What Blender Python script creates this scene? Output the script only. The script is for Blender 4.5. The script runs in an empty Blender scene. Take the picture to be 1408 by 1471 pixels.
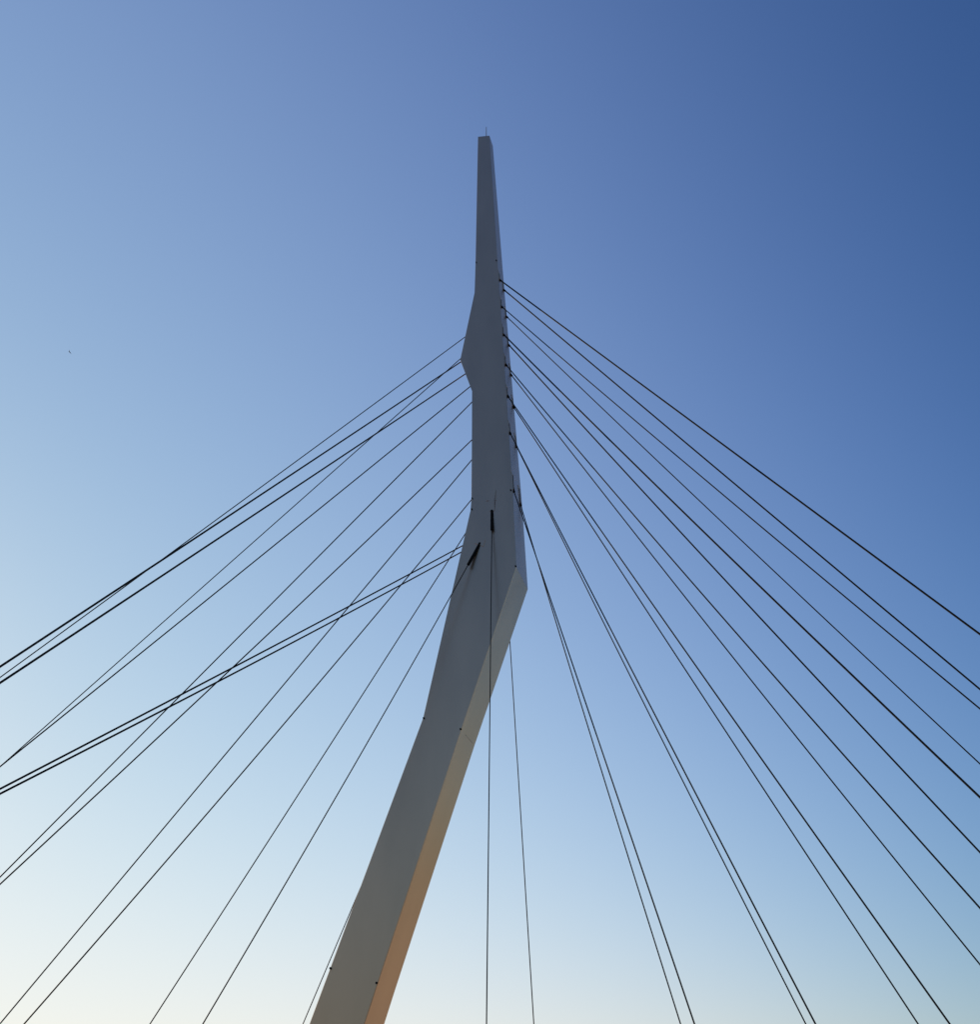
import bpy, bmesh, math, random
import numpy as np
from mathutils import Vector, Matrix

random.seed(4)
scene = bpy.context.scene
C = scene.collection
R = math.radians

# ------------------------------------------------------------------ camera
PW, PH, F = 1408.0, 1471.0, 1220.0          # photo size and focal length in photo pixels
PITCH = R(38.0)
CAM = np.array([0.0, 0.0, 1.7])
cam_d = bpy.data.cameras.new('camera')
cam = bpy.data.objects.new('camera', cam_d)
C.objects.link(cam)
cam.location = CAM
cam.rotation_euler = (math.pi / 2 + PITCH, 0, 0)
cam_d.sensor_fit = 'HORIZONTAL'
cam_d.sensor_width = 36.0
cam_d.lens = 36.0 * F / PW
cam_d.clip_start = 0.1
cam_d.clip_end = 20000
scene.camera = cam

# ------------------------------------------------------------------ sky, sun, exposure
SUN_EL, SUN_AZ = R(16.0), R(-50.0)           # azimuth measured from +Y (view direction), negative = left
sun_dir = Vector((math.sin(SUN_AZ) * math.cos(SUN_EL), math.cos(SUN_AZ) * math.cos(SUN_EL), math.sin(SUN_EL)))
world = bpy.data.worlds.new('World')
scene.world = world
world.use_nodes = True
nt = world.node_tree
nt.nodes.clear()
sky = nt.nodes.new('ShaderNodeTexSky')
sky.sky_type = 'NISHITA'
sky.sun_disc = False
sky.sun_elevation = SUN_EL
sky.sun_rotation = SUN_AZ
sky.altitude = 0
sky.air_density = 1.5
sky.dust_density = 0.15
sky.ozone_density = 2.0
bg = nt.nodes.new('ShaderNodeBackground')
bg.inputs['Strength'].default_value = 0.12
wo = nt.nodes.new('ShaderNodeOutputWorld')
# colour response of a hazy late-afternoon sky: per-channel gain and gamma, warmer and brighter toward the sun all round it
def mth(op, a, b):
    n = nt.nodes.new('ShaderNodeMath'); n.operation = op
    for i, v in enumerate((a, b)):
        if isinstance(v, (int, float)): n.inputs[i].default_value = v
        else: nt.links.new(v, n.inputs[i])
    return n.outputs[0]
tcw = nt.nodes.new('ShaderNodeTexCoord')
dot = nt.nodes.new('ShaderNodeVectorMath'); dot.operation = 'DOT_PRODUCT'
nt.links.new(tcw.outputs['Generated'], dot.inputs[0]); dot.inputs[1].default_value = sun_dir
sep = nt.nodes.new('ShaderNodeSeparateColor'); com = nt.nodes.new('ShaderNodeCombineColor')
nt.links.new(sky.outputs[0], sep.inputs[0])
cg = mth('SMOOTH_MAX', dot.outputs['Value'], 0.08)      # even tone over the half of the sky away from the sun
cg.node.inputs[2].default_value = 0.1
for i, (gain, gam, b_, b2) in enumerate(((-0.85, 1.11, 3.89, -2.51), (-0.36, 1.11, 2.42, -1.53), (0.25, 1.12, 1.85, -1.49))):
    pw = mth('POWER', mth('MULTIPLY', sep.outputs[i], 0.12), gam)
    lobe = mth('POWER', math.e, mth('ADD', mth('ADD', mth('MULTIPLY', cg, b_), mth('MULTIPLY', mth('MULTIPLY', cg, cg), b2)), gain))
    x = mth('MULTIPLY', pw, lobe)
    sh = mth('DIVIDE', x, mth('SQRT', mth('ADD', mth('POWER', mth('DIVIDE', x, 1.05), 2.0), 1.0), 0.0))   # soft shoulder
    nt.links.new(mth('MULTIPLY', sh, 1 / 0.12), com.inputs[i])
nt.links.new(com.outputs[0], bg.inputs[0])
nt.links.new(bg.outputs[0], wo.inputs[0])

sun_d = bpy.data.lights.new('sun', 'SUN')
sun_d.energy = 5.0
sun_d.angle = R(0.53)
sun_d.color = (1.0, 0.78, 0.52)
sun = bpy.data.objects.new('sun', sun_d)
C.objects.link(sun)
sun.rotation_euler = sun_dir.to_track_quat('Z', 'Y').to_euler()
sun.location = (-60, 40, 60)

vs = scene.view_settings
vs.view_transform = 'Standard'
vs.look = 'None'
vs.gamma = 1.0
vs.use_curve_mapping = False
vs.exposure = 0.0

# ------------------------------------------------------------------ pixel <-> world
cp, sp = math.cos(PITCH), math.sin(PITCH)
def ray(p):
    x = (p[0] - PW / 2) / F
    y = -(p[1] - PH / 2) / F
    return np.array([x, cp - y * sp, sp + y * cp])
def proj(P):
    v = np.asarray(P, float) - CAM
    dz = v[1] * cp + v[2] * sp
    yy = -v[1] * sp + v[2] * cp
    return np.array([PW / 2 + F * v[0] / dz, PH / 2 - F * yy / dz])
def on_plane(p, P0, N):
    r = ray(p)
    return CAM + r * (np.dot(P0 - CAM, N) / np.dot(r, N))

# ------------------------------------------------------------------ materials
def new_mat(name):
    m = bpy.data.materials.new(name)
    m.use_nodes = True
    n = m.node_tree.nodes
    return m, n, m.node_tree.links, n['Principled BSDF']
def noisy(name, c1, c2, scale, rough=(0.4, 0.5), spec=0.5, metal=0.0, bump=0.0, stretch=(1, 1, 1), detail=6.0):
    m, n, l, b = new_mat(name)
    tc = n.new('ShaderNodeTexCoord')
    mp = n.new('ShaderNodeMapping'); mp.inputs['Scale'].default_value = stretch
    no = n.new('ShaderNodeTexNoise'); no.inputs['Scale'].default_value = scale; no.inputs['Detail'].default_value = detail
    cr = n.new('ShaderNodeValToRGB')
    cr.color_ramp.elements[0].position = 0.3; cr.color_ramp.elements[1].position = 0.7
    cr.color_ramp.elements[0].color = (*c1, 1); cr.color_ramp.elements[1].color = (*c2, 1)
    mr = n.new('ShaderNodeMapRange'); mr.inputs['To Min'].default_value = rough[0]; mr.inputs['To Max'].default_value = rough[1]
    l.new(tc.outputs['Object'], mp.inputs[0]); l.new(mp.outputs[0], no.inputs['Vector'])
    l.new(no.outputs['Fac'], cr.inputs[0]); l.new(cr.outputs[0], b.inputs['Base Color'])
    l.new(no.outputs['Fac'], mr.inputs['Value']); l.new(mr.outputs[0], b.inputs['Roughness'])
    b.inputs['Metallic'].default_value = metal
    b.inputs['Specular IOR Level'].default_value = spec
    if bump:
        bp = n.new('ShaderNodeBump'); bp.inputs['Strength'].default_value = bump; bp.inputs['Distance'].default_value = 0.02
        l.new(no.outputs['Fac'], bp.inputs['Height']); l.new(bp.outputs[0], b.inputs['Normal'])
    return m
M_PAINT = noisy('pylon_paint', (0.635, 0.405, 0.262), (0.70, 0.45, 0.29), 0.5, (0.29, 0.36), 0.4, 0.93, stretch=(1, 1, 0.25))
M_PLATE = noisy('plate_paint', (0.42, 0.35, 0.28), (0.50, 0.42, 0.33), 1.2, (0.4, 0.5), 0.5, 0.4)
M_SEAM = noisy('seam_steel', (0.06, 0.058, 0.055), (0.10, 0.09, 0.08), 2.0, (0.6, 0.7))
M_DARK = noisy('black_sleeve', (0.006, 0.006, 0.006), (0.012, 0.011, 0.010), 3.0, (0.75, 0.85), 0.08)
M_CABLE = noisy('cable_sheath', (0.010, 0.0105, 0.0115), (0.018, 0.018, 0.019), 1.5, (0.6, 0.75), 0.14)
M_STEEL = noisy('galvanised_steel', (0.25, 0.25, 0.25), (0.36, 0.36, 0.36), 4.0, (0.35, 0.5), 0.5, 0.8)
M_GROUND = noisy('dry_grass_ground', (0.075, 0.058, 0.038), (0.11, 0.084, 0.055), 0.08, (0.85, 0.95), 0.1, bump=0.3)
M_BOUNCE = noisy('pale_bounce', (0.58, 0.49, 0.33), (0.68, 0.58, 0.40), 0.05, (0.85, 0.95), 0.1, bump=0.3)  # pale colour for the added sheet that throws light onto the flank
M_ASPHALT = noisy('asphalt', (0.045, 0.043, 0.04), (0.06, 0.057, 0.053), 3.0, (0.8, 0.9), 0.2, bump=0.2)
M_CONC = noisy('concrete', (0.30, 0.27, 0.23), (0.38, 0.345, 0.30), 0.8, (0.75, 0.9), 0.2, bump=0.2)
M_WHITE = noisy('road_paint', (0.70, 0.70, 0.68), (0.8, 0.8, 0.78), 3.0, (0.6, 0.7))
M_BIRD = noisy('bird_feathers', (0.05, 0.05, 0.055), (0.12, 0.12, 0.12), 6.0, (0.8, 0.9), 0.1)

# ------------------------------------------------------------------ helpers
def link(name, me, parent=None, mat=None):
    o = bpy.data.objects.new(name, me)
    C.objects.link(o)
    if mat and me is not None: me.materials.append(mat)
    if parent is not None: o.parent = parent
    return o
def tag(o, label, cat, group=None):
    o['label'] = label; o['category'] = cat
    if group: o['group'] = group
    return o
def from_bm(name, bm, parent=None, mat=None, smooth=False):
    me = bpy.data.meshes.new(name)
    bmesh.ops.recalc_face_normals(bm, faces=bm.faces)
    bm.to_mesh(me); bm.free()
    if smooth:
        for p in me.polygons: p.use_smooth = True
    return link(name, me, parent, mat)
def bm_box(bm, o, ax, ay, az):
    """box spanned by three full-length edge vectors, centred on o"""
    o, ax, ay, az = [np.asarray(v, float) for v in (o, ax, ay, az)]
    vs_ = [bm.verts.new(o + ax * i + ay * j + az * k) for i in (-.5, .5) for j in (-.5, .5) for k in (-.5, .5)]
    for q in ((0, 1, 3, 2), (4, 6, 7, 5), (0, 4, 5, 1), (2, 3, 7, 6), (0, 2, 6, 4), (1, 5, 7, 3)):
        bm.faces.new([vs_[i] for i in q])
def bm_tube(bm, pts, rad, n=10):
    pts = [Vector(p) for p in pts]
    rads = rad if isinstance(rad, (list, tuple)) else [rad] * len(pts)
    rings = []
    d0 = (pts[-1] - pts[0]).normalized()
    up = Vector((0, 0, 1)) if abs(d0.z) < 0.95 else Vector((1, 0, 0))
    a = d0.cross(up).normalized(); b = a.cross(d0).normalized()
    for p, r in zip(pts, rads):
        rings.append([bm.verts.new(p + (a * math.cos(k * 2 * math.pi / n) + b * math.sin(k * 2 * math.pi / n)) * r) for k in range(n)])
    for r0, r1 in zip(rings, rings[1:]):
        for k in range(n):
            bm.faces.new((r0[k], r0[(k + 1) % n], r1[(k + 1) % n], r1[k]))
    bm.faces.new(list(reversed(rings[0]))); bm.faces.new(rings[-1])

# ------------------------------------------------------------------ directions of the bridge
HE = R(17.5)
E_ = np.array([math.sin(HE), math.cos(HE), 0.0])        # through the pylon, front face to rear face
FP0 = CAM + ray((742, 814.5)) * (48.0 / ray((742, 814.5))[1])   # a point of the front face, 48 m ahead
fr = lambda p: on_plane(p, FP0, E_)                     # photo pixel on the pylon's front face
TH = R(-6.0)
D_ = np.array([math.cos(TH), math.sin(TH), 0.0])        # along the deck
N_ = np.array([-math.sin(TH), math.cos(TH), 0.0])       # across the deck
AX0 = np.array([0.0, 48.0, 0.0])
ON, OF, ZA = -3.5, 8.5, 1.1                             # near edge, far edge, anchor level

# ------------------------------------------------------------------ ground, deck
def sheet(name, o, ax, ay, z, mat):
    bm = bmesh.new()
    o = np.asarray(o, float) + np.array([0, 0, z])
    v = [bm.verts.new(o + ax * i + ay * j) for i, j in ((-.5, -.5), (.5, -.5), (.5, .5), (-.5, .5))]
    bm.faces.new(v)
    ob = from_bm(name, bm, None, mat); ob['kind'] = 'structure'
    return ob
sheet('ground', (0, 0, 0), np.array([9000., 0, 0]), np.array([0, 9000., 0]), 0.0, M_GROUND)
# added unseen pale sheet, bounces sunlight up onto the pylon's narrow flank
sheet('bounce_sheet', np.array([10.0 + 300, 30.0 + 300, 0]), np.array([600.0, 0, 0]), np.array([0, 650.0, 0]), 0.004, M_BOUNCE)
mid = AX0 + N_ * (ON + OF) / 2
WD = OF - ON + 1.2
LEN = 260.0
bm = bmesh.new(); bm_box(bm, mid + np.array([0, 0, 0.30]), D_ * LEN, N_ * WD, np.array([0, 0, 0.56]))
o = from_bm('bridge_deck', bm, None, M_CONC); o['kind'] = 'structure'
for off in (ON, OF):
    bm = bmesh.new(); bm_box(bm, AX0 + N_ * off + np.array([0, 0, 0.82]), D_ * LEN, N_ * 0.7, np.array([0, 0, 0.478]))
    o = from_bm('kerb', bm, None, M_CONC); o['kind'] = 'structure'
for s in (-1, 1):
    c = AX0 + N_ * ((ON + OF) / 2 + s * 3.45)
    sheet('road', c, D_ * LEN, N_ * 3.6, 0.584, M_ASPHALT)
    for s2 in (-1, 1):
        sheet('road_marking', c + N_ * 1.65 * s2, D_ * LEN, N_ * 0.12, 0.588, M_WHITE)

# ------------------------------------------------------------------ pylon
pyl = link('bridge_pylon', None)
tag(pyl, 'tall pale grey kinked steel pylon carrying all the stay cables', 'bridge pylon')

# thickness of the shaft (front face to rear face) against height, from the visible narrow flank
def t_for(pf, ps):
    P = fr(pf); best = None
    # smallest distance between projected P + t E and the silhouette pixel
    ts = np.linspace(0.3, 5, 471)
    pr = np.array([proj(P + E_ * t) for t in ts])
    return P[2], ts[np.argmin(((pr - np.array(ps)) ** 2).sum(1))]
tz = sorted([t_for((703.2, 195.3), (707.9, 210.7)), t_for((742, 814.5), (759.8, 845.8)), t_for((663, 1048), (682.5, 1070.5)), t_for((525, 1466), (547.6, 1484))])
TZ, TT = [a for a, b in tz], [b for a, b in tz]
thick = lambda z: float(np.interp(z, TZ, TT))

def down_line(p, q, z):
    """extend the front-face line p->q to height z"""
    a, b = fr(p), fr(q)
    return a + (b - a) * ((z - a[2]) / (b[2] - a[2]))
footL = down_line((607.7, 1031), (444, 1471), 0.3)
footR = down_line((663, 1048), (523.4, 1471), 0.3)
Jt = ((683, 377), (714.6, 374)); Ja = ((677, 717), (736.5, 705)); Jc = ((607.7, 1031), (663, 1048)); Je = ((473.9, 1391), (542.7, 1412))
tip = ((686.6, 197), (703.2, 195.3))
P3 = lambda L: [fr(p) for p in L]
segs = [
    ([fr(Je[0]), footL], [fr(Je[1]), footR]),
    (P3([Jc[0], Je[0]]), P3([Jc[1], Je[1]])),
    (P3([Ja[0], (676.6, 733), Jc[0]]), P3([Ja[1], (742, 814.5), Jc[1]])),
    (P3([Jt[0], (681.8, 420.8), (661, 517.2), (678.7, 562), Ja[0]]), P3([Jt[1], Ja[1]])),
    (P3([tip[0], Jt[0]]), P3([tip[1], Jt[1]])),
]
def prism(name, left, right, parent, mat, scale=1.0, bev=0.035, front=0.0, depth=None):
    poly = list(left) + list(reversed(right))
    c = sum(poly) / len(poly)
    bm = bmesh.new()
    A, B = [], []
    for p in poly:
        q = c + (p - c) * scale
        t = thick(p[2]) if depth is None else depth
        A.append(bm.verts.new(q + E_ * front)); B.append(bm.verts.new(q + E_ * (front + t)))
    n = len(poly)
    fs = [bm.faces.new(A), bm.faces.new(list(reversed(B)))]
    caps = set()
    for k in range(n):
        f = bm.faces.new((A[k], A[(k + 1) % n], B[(k + 1) % n], B[k]))
        if k in (len(left) - 1, n - 1): caps.update(f.edges)      # the joints stay sharp so that segments butt
    if bev:
        long_e = [e for e in bm.edges if e not in caps]
        bmesh.ops.bevel(bm, geom=long_e, offset=bev, segments=2, profile=0.5, affect='EDGES')
    bmesh.ops.triangulate(bm, faces=[f for f in bm.faces if len(f.verts) > 4])
    return from_bm(name, bm, parent, mat)
for L, Rr in segs:
    prism('shaft_segment', L, Rr, pyl, M_PAINT, bev=0.03)
# weld bead of the lower joint, showing on the leg's underside flank
a_, t_j = fr(Jc[1]), thick(fr(Jc[1])[2])
leg_d = fr((742, 814.5)) - a_; leg_d /= np.linalg.norm(leg_d)
out_n = np.cross(E_, leg_d); out_n = out_n if out_n[0] > 0 else -out_n
bm = bmesh.new(); bm_box(bm, a_ + E_ * t_j * 0.58 + out_n * 0.004, E_ * t_j * 0.55, leg_d * 0.035, out_n * 0.012)
from_bm('weld_bead', bm, pyl, M_PLATE)
# footing
bm = bmesh.new()
fc = (footL + footR) / 2; fc[2] = 0
uF = np.cross(E_, [0, 0, 1.0])
bm_box(bm, fc + E_ * 1.5 + np.array([0, 0, 0.75]), uF * 8.5, E_ * 5.0, np.array([0, 0, 1.45]))
bmesh.ops.bevel(bm, geom=list(bm.edges), offset=0.08, segments=2, affect='EDGES')
from_bm('footing', bm, pyl, M_CONC)
# lightning rod on the tip
bm = bmesh.new()
tp = (fr(tip[0]) + fr(tip[1])) / 2 + E_ * 0.3 + (fr((697.6, 196)) - fr((695, 196)))
r2 = ray((697.6, 183.0)); # height of the rod: where its upper end is seen
dist = math.hypot(tp[0] - CAM[0], tp[1] - CAM[1]); top_z = CAM[2] + dist * r2[2] / math.hypot(r2[0], r2[1])
bm_tube(bm, [tp - np.array([0, 0, 0.3]), tp + np.array([0, 0, 0.25])], 0.06, 8)
bm_tube(bm, [tp, np.array([tp[0], tp[1], top_z])], [0.045, 0.03], 8)
from_bm('lightning_rod', bm, pyl, M_SEAM)
# black lifting eyes near the edges of the front face
for p in ((684.3, 377.5), (713.2, 374.6), (678.4, 716.2), (677.9, 731.8), (734, 704.3), (741.0, 813.6), (608.9, 1031.6), (662.0, 1047.3), (475.0, 1390.5), (541.3, 1411.5)):
    P = fr(p); bm = bmesh.new()
    bm_tube(bm, [P + E_ * 0.05, P - E_ * 0.05], 0.06, 12)
    bm_tube(bm, [P - E_ * 0.03, P - E_ * 0.10], 0.04, 10)
    from_bm('lifting_eye', bm, pyl, M_DARK)

# narrow flank plane between the joints
sa, sb = fr(Ja[1]), fr(Jt[1])
FN = np.cross(E_, sb - sa); FN /= np.linalg.norm(FN)
if FN[0] < 0: FN = -FN
upF = (sb - sa) / np.linalg.norm(sb - sa)
fl = lambda p: on_plane(p, sa, FN)

# ------------------------------------------------------------------ cables
def curve_pts(P0, P1, sag, n=28):
    out = []
    for k in range(n + 1):
        s = k / n
        p = P0 + (P1 - P0) * s
        out.append(p - np.array([0, 0, 4 * sag * s * (1 - s)]))
    return out
def dist_to(pts, px):
    """signed distance of pixel px to the projected curve (+ = pixel below/left of it)"""
    pr = [proj(p) for p in pts if (p - CAM) @ np.array([0, cp, sp]) > 1.0]
    best = (1e9, 0)
    for a, b in zip(pr, pr[1:]):
        ab = b - a; L2 = ab @ ab
        s = min(1, max(0, ((px - a) @ ab) / L2)); q = a + ab * s
        d = math.hypot(*(px - q))
        if d < best[0]:
            best = (d, math.copysign(d, ab[0] * (px - a)[1] - ab[1] * (px - a)[0]))
    return best[1]
def solve(P0, mid_px, end_px, off, za=ZA, smax=0.018):
    """anchor on the line `off` across the deck so that the hanging cable passes both pixels"""
    m, e = np.array(mid_px, float), np.array(end_px, float)
    Nn = np.cross(P0 - CAM, ray(end_px))
    q = AX0 + N_ * off + np.array([0, 0, za])
    s0 = -((q - CAM) @ Nn) / (D_ @ Nn)
    best = None
    for k in range(0, 11):
        f = smax * k / 10
        s = s0; ds = 0.5
        for it in range(14):
            P1 = q + D_ * s
            L = np.linalg.norm(P1 - P0)
            d = dist_to(curve_pts(P0, P1, f * L), e)
            P2 = q + D_ * (s + ds)
            d2 = dist_to(curve_pts(P0, P2, f * L), e)
            if abs(d2 - d) < 1e-9 or abs(d) < 0.02: break
            s -= max(-8, min(8, d * ds / (d2 - d)))
        err = abs(dist_to(curve_pts(P0, P1, f * L), m))
        if best is None or err < best[0] - 0.15: best = (err, P1, f * L, s)
    return best
LOG = []
def cable(name, label, P0, mid_px, end_px, off, px, group, za=ZA, sleeve=None, mat=None):
    err, P1, sag, s = solve(P0, mid_px, end_px, off, za)
    pts = curve_pts(P0, P1, sag)
    md = pts[9]
    rad = 0.55 * px * np.linalg.norm(np.array(md) - CAM) / F
    LOG.append((label, round(err, 2), [round(float(v), 1) for v in P1], round(sag, 2), round(rad, 3), round(float(np.linalg.norm(P1 - P0)), 1)))
    bm = bmesh.new(); bm_tube(bm, pts, rad, 10)
    root = link(name, None)
    root.location = P1
    tag(root, label, 'cable', group)
    mi = Matrix.Translation(Vector(-P1))
    def sub(nm, b, mt, smooth=True):
        ob = from_bm(nm, b, root, mt, smooth); ob.matrix_parent_inverse = mi
        return ob
    sub('strand', bm, mat or M_CABLE)
    d = (pts[1] - pts[0]); d = d / np.linalg.norm(d)
    if sleeve:
        b = bmesh.new(); bm_tube(b, [P0 - d * 0.25, P0 + d * sleeve[0]], sleeve[1], 14); sub('upper_sleeve', b, M_DARK, False)
    d2 = (pts[-2] - pts[-1]); d2 = d2 / np.linalg.norm(d2)
    b = bmesh.new(); bm_tube(b, [P1 - d2 * 0.15, P1 + d2 * 1.1], rad * 1.9, 12); bm_tube(b, [P1 + d2 * 0.3, P1 + d2 * 0.42], rad * 2.8, 12)
    sub('lower_socket', b, M_STEEL, False)
    return P0, pts

ordn = ['first', 'second', 'third', 'fourth', 'fifth', 'sixth', 'seventh']
RA = [((717.6, 402), (1000, 610.6), (1408, 911), 2.2), ((720, 440), (1000, 678.2), (1408, 1018), 1.6), ((722.8, 480), (945, 700), (1408, 1145), 2.2),
      ((726, 523), (876, 700), (1408, 1304), 1.7), ((728.8, 568), (820, 700), (1365, 1471), 1.7), ((732, 620.5), (901, 950), (1172, 1471), 1.7), ((737.5, 703), (823.6, 950), (998, 1471), 1.6)]
RB = [((723.3, 416), (1000, 648.6), (1408, 990), 2.0), ((726.8, 454), (984.5, 700), (1408, 1097), 1.5), ((730, 494.5), (918, 700), (1408, 1224), 2.0),
      ((733.2, 537), (860, 700), (1408, 1385), 1.6), ((736.8, 583), (813, 700), (1319.5, 1471), 1.6), ((741, 639), (895, 950), (1158, 1471), 1.5), ((747, 722), (816, 950), (978, 1471), 1.5)]
GR = 'stay cables from the slotted flank'
def anchor_frame(P, du, dv, dn, w, h):
    """rimmed dark slot on a face: du across, dv up, dn outward; P is the lower end where the cable leaves"""
    c = P + dv * (h / 2 - 0.12)
    b = bmesh.new()
    bm_box(b, c + dn * 0.012, du * w, dv * h, dn * 0.02)
    sl = from_bm('slot_shade_plate', b, pyl, M_DARK)  # flat plate, no opening: its black stands for shade inside the slot
    b = bmesh.new()
    bm_box(b, c + du * (w / 2 + 0.05) + dn * 0.008, du * 0.1, dv * (h + 0.1), dn * 0.04)
    bm_box(b, c - du * (w / 2 + 0.05) + dn * 0.008, du * 0.1, dv * (h + 0.1), dn * 0.04)
    bm_box(b, c + dv * (h / 2 + 0.1) + dn * 0.008, du * (w + 0.3), dv * 0.1, dn * 0.038)
    from_bm('rim', b, sl, M_PLATE)
for i in range(7):
    for which, arr, off in (('front', RA, ON), ('rear', RB, OF)):
        sp_, mp_, ep_, px = arr[i]
        P0 = fl(sp_)
        thin = 'thick' if px >= 2.0 else 'slim'
        anchor_frame(P0, E_, upF, FN, 0.26, 1.05 if i < 6 else 1.5)
        cable('stay_cable', f"{thin} dark stay cable, {which} one of the {ordn[i]} pair down the pylon's slotted flank", P0, mp_, ep_, off, px, GR,
              sleeve=(0.3, 0.085))
# front face sockets
P0 = fr((706.9, 737)); CF = P0
cable('stay_cable', "nearly vertical stay cable hanging from the upright black sleeve on the pylon's front face", P0, (703.6, 1000), (699, 1471), ON, 1.35, None, sleeve=(1.65, 0.11))
PL = fr((687.8, 784))
cable('stay_cable', "stay cable leaving the slanted black sleeve on the pylon's front face", PL, (566, 1000), (291, 1471), ON, 1.4, None, sleeve=(1.85, 0.11))
# rear face twins
def rear_start(Pf, a, b):
    Q = Pf + E_ * thick(Pf[2]); y = proj(Q)[1]
    x = a[0] + (b[0] - a[0]) * (y - a[1]) / (b[1] - a[1])
    return on_plane((x, y), Q, E_)
cable('stay_cable', "lone stay cable dropping from behind the pylon's leaning lower leg below the sharp kink", rear_start(CF, (735, 960), (767, 1471)), (735, 960), (767, 1471), OF, 1.25, None, sleeve=(1.0, 0.12))
cable('stay_cable', "thin stay cable slipping out from behind the leaning lower leg and running close along it", rear_start(PL, (501, 1315), (435, 1471)), (501, 1315), (435, 1471), OF, 1.2, None, sleeve=(1.0, 0.12))

# bulged flank (hidden from the camera): the cables start on it
leftpoly = [fr(p) for p in ((686.6, 197), (681.8, 420.8), (661, 517.2), (678.7, 562), (676.6, 733), (607.7, 1031))]
def left_start(a, b, u):
    """point of the bulged flank, at fraction u of its depth, that lies on the image line a-b"""
    best = None
    for P, Q in zip(leftpoly, leftpoly[1:]):
        for s in np.linspace(0, 1, 200):
            X = P + (Q - P) * s; X = X + E_ * u * thick(X[2])
            x, y = proj(X)
            d = abs((b[0] - a[0]) * (y - a[1]) - (b[1] - a[1]) * (x - a[0]))
            d2 = d + 0.02 * ((x - a[0]) ** 2 + (y - a[1]) ** 2)
            if best is None or d2 < best[0]: best = (d2, X)
    return best[1]
GL = 'stay cables from the bulged flank'
LA = [((666.3, 485.8), (350, 718), (0, 973), 1.3), ((674.2, 556.5), (350, 819), (0, 1101), 1.6), ((677, 633), (350, 944), (0, 1269.8), 1.6), ((676.2, 719.6), (442, 1000), (34, 1471), 1.5)]
LB = [((660.4, 516.5), (453.7, 699.5), (0, 1101), 1.2), ((678, 578), (557, 699.5), (0, 1259.5), 1.5), ((677, 661), (644, 699.5), (0, 1470), 1.5), ((668, 767), (519.5, 1000), (215, 1471), 1.4)]
for i in range(4):
    for which, arr, off, u in (('front', LA, ON, 0.25), ('rear', LB, OF, 0.75)):
        a, m_, e_, px = arr[i]
        P0 = left_start(a, m_, u)
        cable('stay_cable', f"slim dark stay cable, {which} one of the {ordn[i]} pair down the pylon's bulged flank", P0, m_, e_, off, px, GL)
for a, m_, e_, u, lab in (((660.4, 521.4), (350, 727.6), (0, 957.6), 0.3, "thick backstay cable, upper of the parallel two leaving under the tip of the bulge"),
                          ((667, 538.5), (350, 750), (0, 980.8), 0.7, "thick backstay cable, lower of the parallel two leaving under the tip of the bulge"),
                          ((663.7, 784), (350, 951), (0, 1133), 0.3, "thick low backstay cable crossing the other stays, upper of the close two"),
                          ((661, 794), (350, 959.5), (0, 1140), 0.7, "thick low backstay cable crossing the other stays, lower of the close two")):
    P0 = left_start(a, m_, u)
    cable('backstay_cable', lab, P0, m_, e_, -26.0, 2.05, 'heavy backstay cables', za=0.6)

# plates over the two front anchors
def plate(poly_px, name='anchor_plate', proud=0.03):
    pts = [fr(p) for p in poly_px]
    bm = bmesh.new()
    A = [bm.verts.new(p - E_ * proud) for p in pts]; B = [bm.verts.new(p + E_ * 0.02) for p in pts]
    n = len(pts)
    bm.faces.new(A); bm.faces.new(list(reversed(B)))
    for k in range(n): bm.faces.new((A[k], A[(k + 1) % n], B[(k + 1) % n], B[k]))
    bmesh.ops.triangulate(bm, faces=[f for f in bm.faces if len(f.verts) > 4])
    return from_bm(name, bm, pyl, M_PAINT)
plate([(698.6, 704), (712.5, 703.5), (712.8, 719), (710, 719.3), (710.6, 734), (703.2, 734.3), (702.6, 719.5), (698.8, 719.8)])
plate([(684, 771), (697.5, 775.5), (694.5, 785.2), (682.2, 780.7)])

# ------------------------------------------------------------------ bird
bc = CAM + ray((100, 506)) * 150.0
bm = bmesh.new()
bm_tube(bm, [bc + np.array([-.24, 0, .16]), bc + np.array([-.14, 0, .1]), bc, bc + np.array([.14, 0, -.1]), bc + np.array([.26, 0, -.2])], [0.01, .05, .065, .045, .012], 10)
for s in (-1, 1):
    a = bc + np.array([-.06, 0, .05]); q = bc + np.array([.08, 0, -.05])
    m1 = bc + np.array([-.02, s * .28, .12]); m2 = bc + np.array([.09, s * .28, .04]); t_ = bc + np.array([.10, s * .55, .02])
    for th_ in (0.012,):
        up_ = np.array([0, 0, th_])
        va = [bm.verts.new(p) for p in (a, m1, t_, m2, q)]; vb = [bm.verts.new(p - up_) for p in (a, m1, t_, m2, q)]
        bm.faces.new(va); bm.faces.new(list(reversed(vb)))
        for k in range(5): bm.faces.new((va[k], va[(k + 1) % 5], vb[(k + 1) % 5], vb[k]))
bird = from_bm('bird', bm, None, M_BIRD)
tag(bird, 'tiny dark bird flying alone in the open sky', 'bird')
